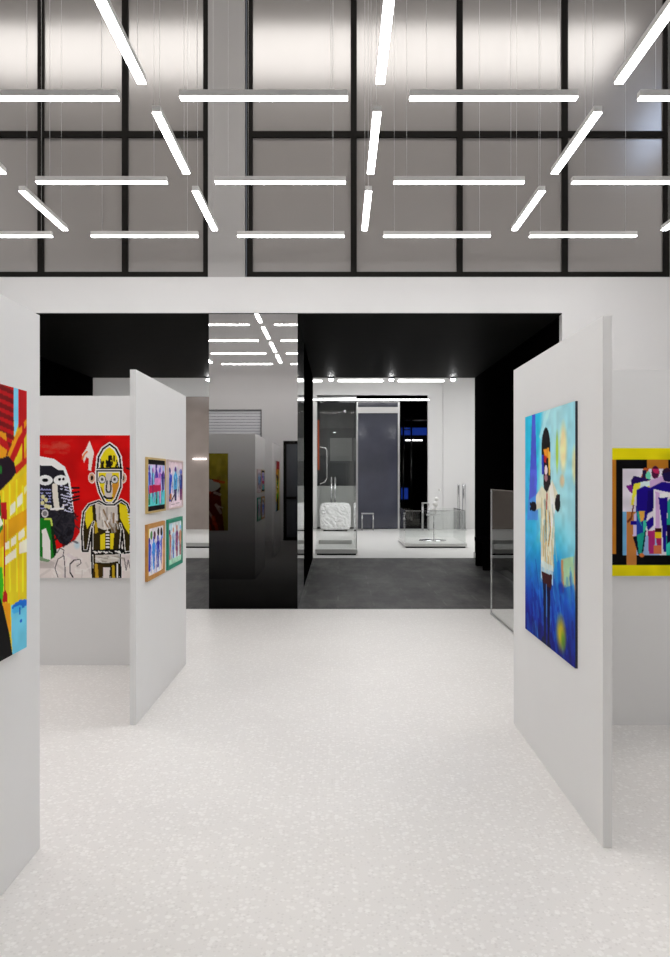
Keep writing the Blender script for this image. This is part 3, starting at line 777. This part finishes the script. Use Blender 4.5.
# ---- painting on the back of the left front-facing panel, seen only in the mirrored column
A = Art(1.25, 1.22, 150, 150, (150, 136, 40), 13)
A.brush(60, (0, 1, 0, 1), [(140, 124, 40), (166, 150, 60), (130, 96, 36)], .05, .2, .5, 1.4)
A.poly([(.12, .34), (.88, .3), (.95, 1), (.05, 1)], (100, 32, 20)); A.ell(.5, .2, .13, .14, (70, 70, 66)); A.ell(.4, .42, .3, .1, (170, 170, 160)); A.brush(70, (.1, .9, .35, .98), [(110, 24, 14), (190, 60, 20), (200, 190, 180), (60, 26, 20)], .03, .1, .7)
A.noise(.1, 16, 16)
o = A.build('hanging_painting', None, .025, M['canvas_white'])
place(o, (-2.36, 6.885, 1.38), '+y')
tag(o, 'yellow and red canvas visible only as a reflection in the mirror column', 'painting')

# ---- four small framed pictures on the side panel
def framed(label, xa, xb, z0, z1, fm, painter, fw, seed):
    Y0, Y1 = -1.29 * F / (xa - VX), -1.29 * F / (xb - VX)
    root = empty('framed_picture', (-1.308, (Y0 + Y1) / 2, (z0 + z1) / 2))
    root.rotation_euler = (0, 0, math.pi / 2)
    tag(root, label, 'framed picture', 'four small framed pictures on the side panel')
    w, h, d = Y1 - Y0, z1 - z0, .018
    k = MB()
    for a in ((-w / 2, -w / 2 + fw, -h / 2, h / 2), (w / 2 - fw, w / 2, -h / 2, h / 2), (-w / 2 + fw, w / 2 - fw, -h / 2, -h / 2 + fw), (-w / 2 + fw, w / 2 - fw, h / 2 - fw, h / 2)):
        k.box(a[0], a[1], -d, 0, a[2], a[3])
    k.build('frame', fm, root)
    A = Art(w - 2 * fw, h - 2 * fw, 110, 80, (215, 205, 225), seed)
    painter(A)
    A.noise(.08, 16, 12)
    A.build('canvas', root, d - .006, M['canvas_white'])
def figs(A, n, cols, y0=.2, y1=.95, legs=None):
    for i in range(n):
        x = .1 + .8 * i / max(1, n - 1); s = .42 / n; j = A.rng.normal() * .03
        c = cols[i % len(cols)]
        A.ell(x, y0 + .05 + j, s * .5, .07, cols[(i + 2) % len(cols)])
        A.poly([(x - s, y0 + .16), (x, y0 + .08 + j), (x + s, y0 + .16), (x + s * .7, .62), (x + s * .5, y1), (x - s * .4, y1), (x - s * .8, .6)], c)
        if legs: A.poly([(x - s * .8, .62), (x + s * .7, .6), (x + s * .5, y1), (x - s * .4, y1)], legs[i % len(legs)])
        A.line([(x - s * .3, y0 + .2), (x - s * .2, .75)], .03, cols[(i + 1) % len(cols)])
        A.line([(x + s * 1.0, y0 + .2), (x + s * 1.3, .55)], .03, cols[(i + 3) % len(cols)])
    A.brush(26, (.08, .92, y0, y1 - .15), cols + [(225, 215, 232)], .035, .16, .75, 1.5)
def p1(A):
    A.c[:] = np.array((205, 190, 226)) / 255.
    A.poly([(0, .12), (.3, .12), (.25, .5), (0, .5)], (190, 214, 240)); A.poly([(0, .6), (1, .62), (1, .9), (0, .9)], (90, 200, 200))
    figs(A, 5, [(50, 60, 190), (120, 190, 230), (70, 30, 150), (190, 110, 200), (30, 30, 110)], .12, .88, [(20, 110, 60), (70, 190, 190), (18, 90, 50), (230, 150, 200), (90, 200, 210)])
    A.poly([(.1, .5), (.75, .48), (.75, .62), (.1, .66)], (186, 20, 70)); A.poly([(.4, .36), (.75, .36), (.72, .5), (.4, .5)], (214, 130, 190)); A.line([(.28, .2), (.3, .7)], .05, (20, 20, 90)); A.line([(.8, .3), (.86, .62)], .06, (60, 20, 110))
    A.poly([(0, 0), (1, 0), (1, .1), (0, .1)], BLK); A.poly([(0, .9), (1, .9), (1, 1), (0, 1)], BLK)
def p2(A):
    A.c[:] = np.array((228, 205, 214)) / 255.
    A.brush(40, (0, 1, 0, 1), [(236, 220, 226), (220, 190, 206), (210, 214, 220)], .06, .2, .4)
    A.ell(.55, .45, .38, .4, (150, 210, 220), .6, .6)
    figs(A, 3, [(40, 70, 190), (70, 160, 210), (30, 40, 120), (90, 50, 130)], .16, .86, [(30, 40, 140), (40, 36, 70), (110, 40, 90)])
    A.ell(.16, .76, .08, .07, (170, 100, 60)); A.line([(.2, .86), (.4, .74)], .05, (26, 20, 30)); A.line([(.8, .2), (.86, .5)], .05, (50, 120, 190)); A.line([(.2, .93), (.8, .92)], .012, (130, 110, 120))
def p3(A):
    A.c[:] = np.array((226, 220, 226)) / 255.
    A.poly([(0, 0), (.1, 0), (.06, 1), (0, 1)], (226, 206, 60))
    figs(A, 4, [(30, 50, 190), (60, 150, 225), (40, 30, 150), (80, 110, 220)], .2, .9)
    for x in (.22, .42, .66, .86): A.ell(x, .12 + A.rng.random() * .06, .07, .09, [(40, 24, 30), (70, 120, 60), (90, 40, 70), (30, 20, 24)][int(x * 5) % 4])
    A.brush(30, (.1, .9, .3, .85), [(40, 70, 210), (120, 190, 235), (30, 30, 140), (200, 210, 235)], .03, .2, .8, 1.5); A.poly([(.9, .3), (1, .3), (1, 1), (.86, 1)], (230, 190, 160))
def p4(A):
    A.c[:] = np.array((214, 222, 226)) / 255.
    A.poly([(0, .02), (.3, .02), (.25, .2), (0, .2)], (180, 214, 226))
    figs(A, 4, [(196, 120, 90), (120, 180, 220), (110, 40, 120), (206, 150, 120)], .14, .86, [(190, 130, 110), (90, 130, 210), (120, 50, 110), (160, 90, 70)])
    A.brush(20, (.1, .9, .25, .8), [(90, 160, 220), (150, 40, 110), (210, 150, 110), (40, 30, 70)], .03, .14, .8, 1.4); A.poly([(0, .86), (1, .88), (1, 1), (0, 1)], (170, 214, 190))
framed('gilt framed picture with black bands above and below blue figures, upper left of four', 147.8, 166, 1.357, 1.742, M['gold'], p1, .014, 21)
framed('pale pink framed picture of blue figures, upper right of four', 168.7, 183.2, 1.357, 1.742, M['pinkframe'], p2, .014, 22)
framed('orange brown framed picture of tall blue figures, lower left of four', 147.6, 165, .896, 1.282, M['orangeframe'], p3, .03, 23)
framed('emerald green framed picture of slender figures, lower right of four', 168.4, 182.8, .897, 1.282, M['greenframe'], p4, .03, 24)

# ------------------------------------------------------------------ white shop beyond the passage
SXL, SXR, SZ = -8.0, 6.5, 4.75
struct(boxobj('floor_shop', M['plinth'], (SXL, SXR, YE, 31.5, -0.1, 0)), 'glossy white floor of the shop beyond the passage', 'floor')
struct(boxobj('ceiling_shop', M['shopwhite'], (SXL, SXR, YE, 31.5, SZ, SZ + .1)), 'white ceiling of the shop beyond the passage', 'ceiling')
struct(boxobj('wall_shop_left', M['shopwhite'], (SXL - .1, SXL, YE, YS + .2, 0, SZ)), 'white left wall of the shop')
struct(boxobj('wall_shop_right', M['shopwhite'], (SXR, SXR + .1, YE, YS + .2, 0, SZ)), 'white right wall of the shop')
w = MB()
w.box(PXR + .1, SXR, YE - .1, YE, 0, SZ); w.box(SXL, PXL - .12, YE - .1, YE, 0, SZ); w.box(PXL - .12, PXR + .1, YE - .1, YE - .002, ZL + .1, SZ)
struct(w.build('wall_shop_front', M['shopwhite']), 'white front wall of the shop around the passage end')
ox0, ox1, oz = at(317, 0, YS).x, at(428, 0, YS).x, at(0, 395, YS).z
w = MB()
w.box(ox1, at(443, 0, YS).x - .006, YS, YS + .2, 0, SZ); w.box(at(443, 0, YS).x + .006, SXR, YS, YS + .2, 0, SZ); w.box(ox0, ox1, YS, YS + .2, oz, SZ); w.box(-1.0, ox0, YS, YS + .2, 0, SZ)
w.box(SXL, -1.0, YS, YS + .2, at(0, 395, 24.5).z, SZ)
struct(w.build('wall_shop_back', M['shopwhite']), 'white back wall of the shop around the dark doorway')
struct(boxobj('wall_shop_stone', M['beige'], (SXL, -1.002, YS - .02, YS + .2, 0, at(0, 395, 24.5).z - .002)), 'glossy beige stone wall at the left of the shop')

# dark room through the shop doorway
w = MB(); w.box(ox0 - 1, ox1 + 2, 31.0, 31.1, 0, SZ); w.box(ox1 + 1.9, ox1 + 2, YS + .2, 31, 0, SZ); w.box(ox0 - 1.1, ox0 - 1, YS + .2, 31, 0, SZ); w.box(ox0 - 1, ox1 + 1.9, YS + .2, 31, SZ - .06, SZ - .002); w.box(ox0 - 1, ox1 + 1.9, YS + .2, 31, .002, .012)
struct(w.build('wall_backroom', M['blackpaint']), 'black walls of the room beyond the shop doorway')
struct(boxobj('wall_glazing_back', M['greywall'], (ox0 - .9, .62, 26.4, 26.5, .012, SZ - .06)), 'grey wall behind the shop glass door')
brd = tag(boxobj('wall_board', M['greyboard'], (-.26, .46, 26.36, 26.4, at(0, 461, 26.4).z, at(0, 438, 26.4).z)), 'plain grey board mounted behind the glass door', 'board')

ct = tag(boxobj('counter', M['plinth'], (-.72, .55, 25.8, 26.2, .013, at(0, 486, 25.8).z)), 'low pale grey counter behind the glass door', 'counter')
# sliding slate glass panel and glass door
sx0, sx1 = at(358, 0, YS).x, at(398, 0, YS).x
dr = struct(empty('door_2', ((sx0 + sx1) / 2, YS + .1, 0)), 'slate blue tinted glass door panel in the shop doorway', 'door')
hw = (sx1 - sx0) / 2; zt_ = at(0, 402, YS).z
boxobj('pane', M['tint'], (-hw, hw, -.02, .02, .02, zt_), dr)
k = MB(); k.box(hw, hw + .06, -.04, .04, 0, zt_ + .1); k.box(-hw - .04, hw, -.04, .04, zt_, zt_ + .1); k.box(-hw - .04, -hw, -.04, .04, 0, zt_)
k.build('frame', M['steel'], dr)
boxobj('rail', M['housing'], (-hw, hw, -.09, -.041, at(0, 413, YS).z, at(0, 407, YS).z), dr)
dr = struct(empty('door_3', (ox0, YS + .02, 0)), 'clear glass door with steel pull handles left of the slate door', 'door')
gw = sx0 - ox0
boxobj('pane', M['glass'], (.08, gw - .08, -.008, .008, .02, oz - .15), dr)
boxobj('edge_strip', M['orange'], (.015, .07, -.02, .02, at(0, 470, YS).z, at(0, 420, YS).z), dr)
boxobj('rail', M['steel'], (.0, gw - .05, -.03, .03, oz - .14, oz - .06), dr)
lx = lambda x: at(x, 0, YS).x - ox0
zz = lambda y: at(0, y, YS).z
k = MB(); k.tube([(lx(320), -.06, zz(447)), (lx(325.5), -.06, zz(448)), (lx(327), -.06, zz(451)), (lx(327), -.06, zz(478)), (lx(325), -.06, zz(482)), (lx(320), -.06, zz(484))], .022, 8); k.build('handle', M['chrome'], dr)
for xx in (331.5, 335):
    k = MB(); k.tube([(lx(xx), -.08, zz(510)), (lx(xx), -.08, zz(477))], .03, 10); hb = k.build('handle', M['chrome'], dr)
    for q in (482, 504):
        k = MB(); k.tube([(lx(xx), -.052, zz(q)), (lx(xx), -.009, zz(q))], .02, 8); k.build('bracket', M['steel'], hb)

# shop lights
n = 0
for x0, x1, wl in ((311, 322, 'beside the column'), (338, 383, 'above the slate door'), (398, 444, 'above the white wall')):
    a, b = at(x0, 381, 22), at(x1, 381, 22)
    t = tag(empty('hanging_strip_light', ((a.x + b.x) / 2, 22, a.z)), 'bright white strip light under the shop ceiling, ' + wl, 'strip light', 'strip lights under the shop ceiling')
    L_ = (b.x - a.x) / 2
    boxobj('diffuser', M['shoplight'], (-L_, L_, -.03, .03, -.022, .022), t); boxobj('housing', M['housing'], (-L_, L_, -.035, .035, .0225, .06), t)
    for s in (-1, 1):
        k = MB(); k.tube([(s * L_ * .8, 0, .06), (s * L_ * .8, 0, SZ - a.z - .002)], .006, 6); k.build('wire', M['wire'], t)
a, b = at(308, 399.7, 24.9), at(429, 399.7, 24.9)
t = tag(empty('hanging_strip_light', (a.x, 24.9, a.z)), 'thin bright line of light over the shop doorway', 'strip light', 'strip lights under the shop ceiling')
boxobj('diffuser', M['shoplight'], (0, b.x - a.x, -.02, .02, -.016, .016), t); boxobj('rail', M['housing'], (0, b.x - a.x, .021, .095, -.03, .03), t)
for i, (x, y) in enumerate(((-4.5, 20.5), (1.2, 20.5), (4.7, 20.5))):  # unseen light panels added to brighten the shop
    t = tag(empty('ceiling_light', (x, y, SZ)), ['unseen light panel added over the left plinth', 'unseen light panel added over the glass case', 'unseen light panel added behind the right black wall'][i], 'ceiling light', 'unseen light panels added in the shop')
    boxobj('diffuser', M['shopbox'], (-1.0, 1.0, -2.2, 2.2, -.04, -.01), t)
t = tag(boxobj('reflection_strip', M['shopbox'], (at(193, 0, 24.9).x, at(206, 0, 24.9).x, 24.9, 24.97, at(0, 459.5, 24.9).z, at(0, 458.3, 24.9).z)), 'thin glowing strip standing in for a light reflection on the beige stone wall', 'reflection')  # glowing strip stands in for lights reflected in the glossy stone

# plinths and glass cases
x0, x1 = -.47, at(357.5, 0, 16.6).x
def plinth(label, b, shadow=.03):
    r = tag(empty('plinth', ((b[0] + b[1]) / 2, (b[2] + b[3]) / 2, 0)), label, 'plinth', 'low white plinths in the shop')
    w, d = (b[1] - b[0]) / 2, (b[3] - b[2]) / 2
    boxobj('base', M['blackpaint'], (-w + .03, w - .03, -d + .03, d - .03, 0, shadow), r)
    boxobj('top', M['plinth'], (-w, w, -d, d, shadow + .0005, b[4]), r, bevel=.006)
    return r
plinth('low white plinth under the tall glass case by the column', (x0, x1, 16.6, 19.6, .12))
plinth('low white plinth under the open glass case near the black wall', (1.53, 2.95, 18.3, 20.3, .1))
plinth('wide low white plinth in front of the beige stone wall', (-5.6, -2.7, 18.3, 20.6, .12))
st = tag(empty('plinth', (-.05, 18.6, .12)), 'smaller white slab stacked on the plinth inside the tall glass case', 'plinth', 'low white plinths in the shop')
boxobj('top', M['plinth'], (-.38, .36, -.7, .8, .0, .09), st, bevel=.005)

gc = tag(empty('glass_case', ((x0 + x1) / 2, 16.75, .12)), 'tall clear glass case on a white plinth beside the black column', 'glass case')
hw = (x1 - x0) / 2 - .015
boxobj('front_pane', M['glass'], (-hw, hw, -.006, .006, 0, 3.15), gc); boxobj('side_pane', M['glass'], (hw - .012, hw, .008, 2.5, 0, 3.15), gc)
k = MB(); k.box(hw - .012, hw + .004, -.014, .0, 0, 3.15); k.build('corner_strip', M['steel'], gc)
gc = tag(empty('glass_case', (2.24, 18.35, .1)), 'low open glass case around the flower stand near the black wall', 'glass case')
for a, nm in (((-.69, .69, 0, .012), 'front_pane'), ((-.69, -.678, .014, 1.84), 'side_pane'), ((.678, .69, .014, 1.84), 'side_pane'), ((-.69, .69, 1.842, 1.854), 'back_pane')):
    boxobj(nm, M['glass'], (*a, 0, .74), gc)
k = MB()
for a in ((-.69, .69, -.002, .014), (-.692, -.676, .015, 1.84), (.676, .692, .015, 1.84)): k.box(*a, .7405, .752)
k.build('top_rim', M['chrome'], gc)

# steel flower stand inside the open case
p = at(432.5, 541, 19.2)
fs = tag(empty('display_stand', (p.x, 19.2, .1)), 'slim steel stand with a round foot and tray inside the open glass case', 'display stand')
k = MB(); k.lathe([(.05, 0), (.33, 0), (.33, .012), (.05, .018)], n=32); k.build('base', M['chrome'], fs)
k = MB(); k.tube([(.03, 0, .018), (.03, 0, .60)], .012, 8); k.build('pole', M['chrome'], fs)
k = MB(); k.lathe([(.03, .60), (.17, .60), (.18, .63), (.16, .615), (.03, .615)], (0.03, 0, 0), n=28); k.build('tray', M['steel'], fs)
fl = tag(empty('flower_arrangement', (p.x + .07, 19.2, .716)), 'white round blossoms on a thin stem standing on the steel tray', 'flowers')
k = MB(); k.tube([(0, 0, 0), (.01, 0, .2), (.04, 0, .4), (.09, 0, .62)], [.009, .008, .006, .004], 7); k.build('stem', M['steel'], fl)
for (dx, z, r) in ((-.02, .12, .07), (.0, .26, .065), (.03, .38, .05), (.10, .6, .03)):
    b = bmesh.new(); bmesh.ops.create_icosphere(b, subdivisions=3, radius=r)
    for v in b.verts:
        v.co *= 1 + .16 * math.sin(v.co.x * 60) * math.sin(v.co.y * 55 + 1) * math.cos(v.co.z * 50)
    k = MB(); k.bm.free(); k.bm = b
    for f in b.faces: f.smooth = True
    k.build('blossom', M['orb'], fl, (dx, 0, z))

# pouf, stools, posts, blue screens
pf = tag(empty('pouf', (-.08, 24.35, 0)), 'white fleecy pouf standing in front of the glass door', 'pouf')
b = bmesh.new(); bmesh.ops.create_cube(b, size=1); bmesh.ops.subdivide_edges(b, edges=b.edges, cuts=14, use_grid_fill=True)
for v in b.verts:
    q = v.co * 2; n_ = (abs(q.x) ** 6 + abs(q.y) ** 6 + abs(q.z) ** 6) ** (1 / 6)
    v.co = Vector((q.x / n_ * .46, q.y / n_ * .38, q.z / n_ * .41))
    v.co += Vector((random.uniform(-.02, .02), random.uniform(-.02, .02), random.uniform(-.02, .02)))
    v.co.z = max(v.co.z, -.39)
    v.co.z += .43
k = MB(); k.bm.free(); k.bm = b; k.build('cushion', M['fur'], pf)
k = MB(); k.box(-.36, .36, -.3, .3, 0, .0395); k.build('base', M['blackmetal'], pf)

def stool(label, x, y, w, h):
    r = tag(empty('stool', (x, y, 0)), label, 'stool')
    for s in (-1, 1):
        k = MB(); k.tube([(s * w, -.14, 0), (s * w, -.14, h)], .014, 8); k.tube([(s * w, .14, 0), (s * w, .14, h)], .014, 8); k.build('leg', M['chrome'], r)
    boxobj('seat', M['steel'], (-w - .02, w + .02, -.17, .17, h, h + .03), r, bevel=.008)
p0, p1_ = at(362, 0, 24.5), at(373, 0, 24.5)
stool('small steel framed stool in front of the slate door', (p0.x + p1_.x) / 2, 24.5, (p1_.x - p0.x) / 2, .5)
stool('tall narrow steel stool at the edge of the dark doorway', at(425.5, 0, 24.5).x, 24.5, .09, .82)
for i, x in enumerate((458.7, 464)):
    p = at(x, 0, 24.5)
    r = tag(empty('steel_post', (p.x, 24.5, 0)), ['slim polished steel post by the white wall, the thinner one', 'thicker polished steel post by the white wall nearest the black wall'][i], 'post', 'polished posts in front of the white wall')
    k = MB(); rr = (.04, .062)[i]; k.lathe([(rr * .3, .03), (rr, .03), (rr, 1.38), (rr * .8, 1.41), (rr * .3, 1.42)], n=20); k.build('pole', M['chrome'], r)
    k = MB(); k.lathe([(.03, 0), (rr + .03, 0), (rr + .02, .0295), (.03, .0295)], n=24); k.build('base', M['steel'], r)

for (xa, xb, ya, yb_, lab) in ((402, 428, 427, 435, 'long blue lit screen high in the dark room'), (402, 409, 488, 500, 'small blue lit screen low in the dark room')):
    p, q = at(xa, ya, 30.5), at(xb, yb_, 30.5)
    r = tag(empty('screen', ((p.x + q.x) / 2, 30.98, q.z)), lab, 'screen')
    hw = (q.x - p.x) / 2
    boxobj('panel', M['bluelight'], (-hw, hw, -.05, -.035, .02, p.z - q.z), r); boxobj('casing', M['blackmetal'], (-hw - .03, hw + .03, -.034, .015, 0, p.z - q.z + .03), r)
p, q = at(410, 437.5, 29), at(428, 437.5, 29)
t = tag(boxobj('strip_light', M['shopbox'], (p.x, q.x, 30.9, 30.97, p.z - .03, p.z + .01)), 'thin pale strip light below the long blue screen', 'strip light')
# steel rack in the dark room
r = tag(empty('steel_rack', (2.65, 30, .012)), 'slender steel rack frame inside the dark room', 'rack')
for x in (-.2, .1):
    k = MB(); k.tube([(x, 0, 0), (x, 0, 3.9)], .03, 8); k.build('post', M['steel'], r)
k = MB(); k.tube([(-.2, 0, 3.75), (1.2, 0, 3.75)], .025, 8); k.tube([(-.2, 0, 3.4), (.1, 0, 3.4)], .02, 8); k.build('rail', M['steel'], r)

# ------------------------------------------------------------------ world, camera, colour management
wd = bpy.data.worlds.new('world'); SC.world = wd; wd.use_nodes = True
wd.node_tree.nodes['Background'].inputs['Color'].default_value = (0.55, 0.6, 0.7, 1)
wd.node_tree.nodes['Background'].inputs['Strength'].default_value = 0.25

cd = bpy.data.cameras.new('camera'); cam = bpy.data.objects.new('camera', cd); COL.objects.link(cam)
cam.location = (0, 0, EYE); cam.rotation_euler = (math.pi / 2, 0, 0)
cd.sensor_fit = 'HORIZONTAL'; cd.sensor_width = 36; cd.lens = 36 * F / 670
cd.shift_x = -(VX - 335) / 670; cd.shift_y = -(478.5 - VY) / 670
cd.clip_start = .05; cd.clip_end = 200
SC.camera = cam

vs = SC.view_settings
vs.view_transform = 'Standard'; vs.look = 'None'; vs.gamma = 1.0; vs.use_curve_mapping = False
vs.exposure = 0.22
SC.cycles.max_bounces = 10
SC.cycles.diffuse_bounces = 6
SC.cycles.use_denoising = True
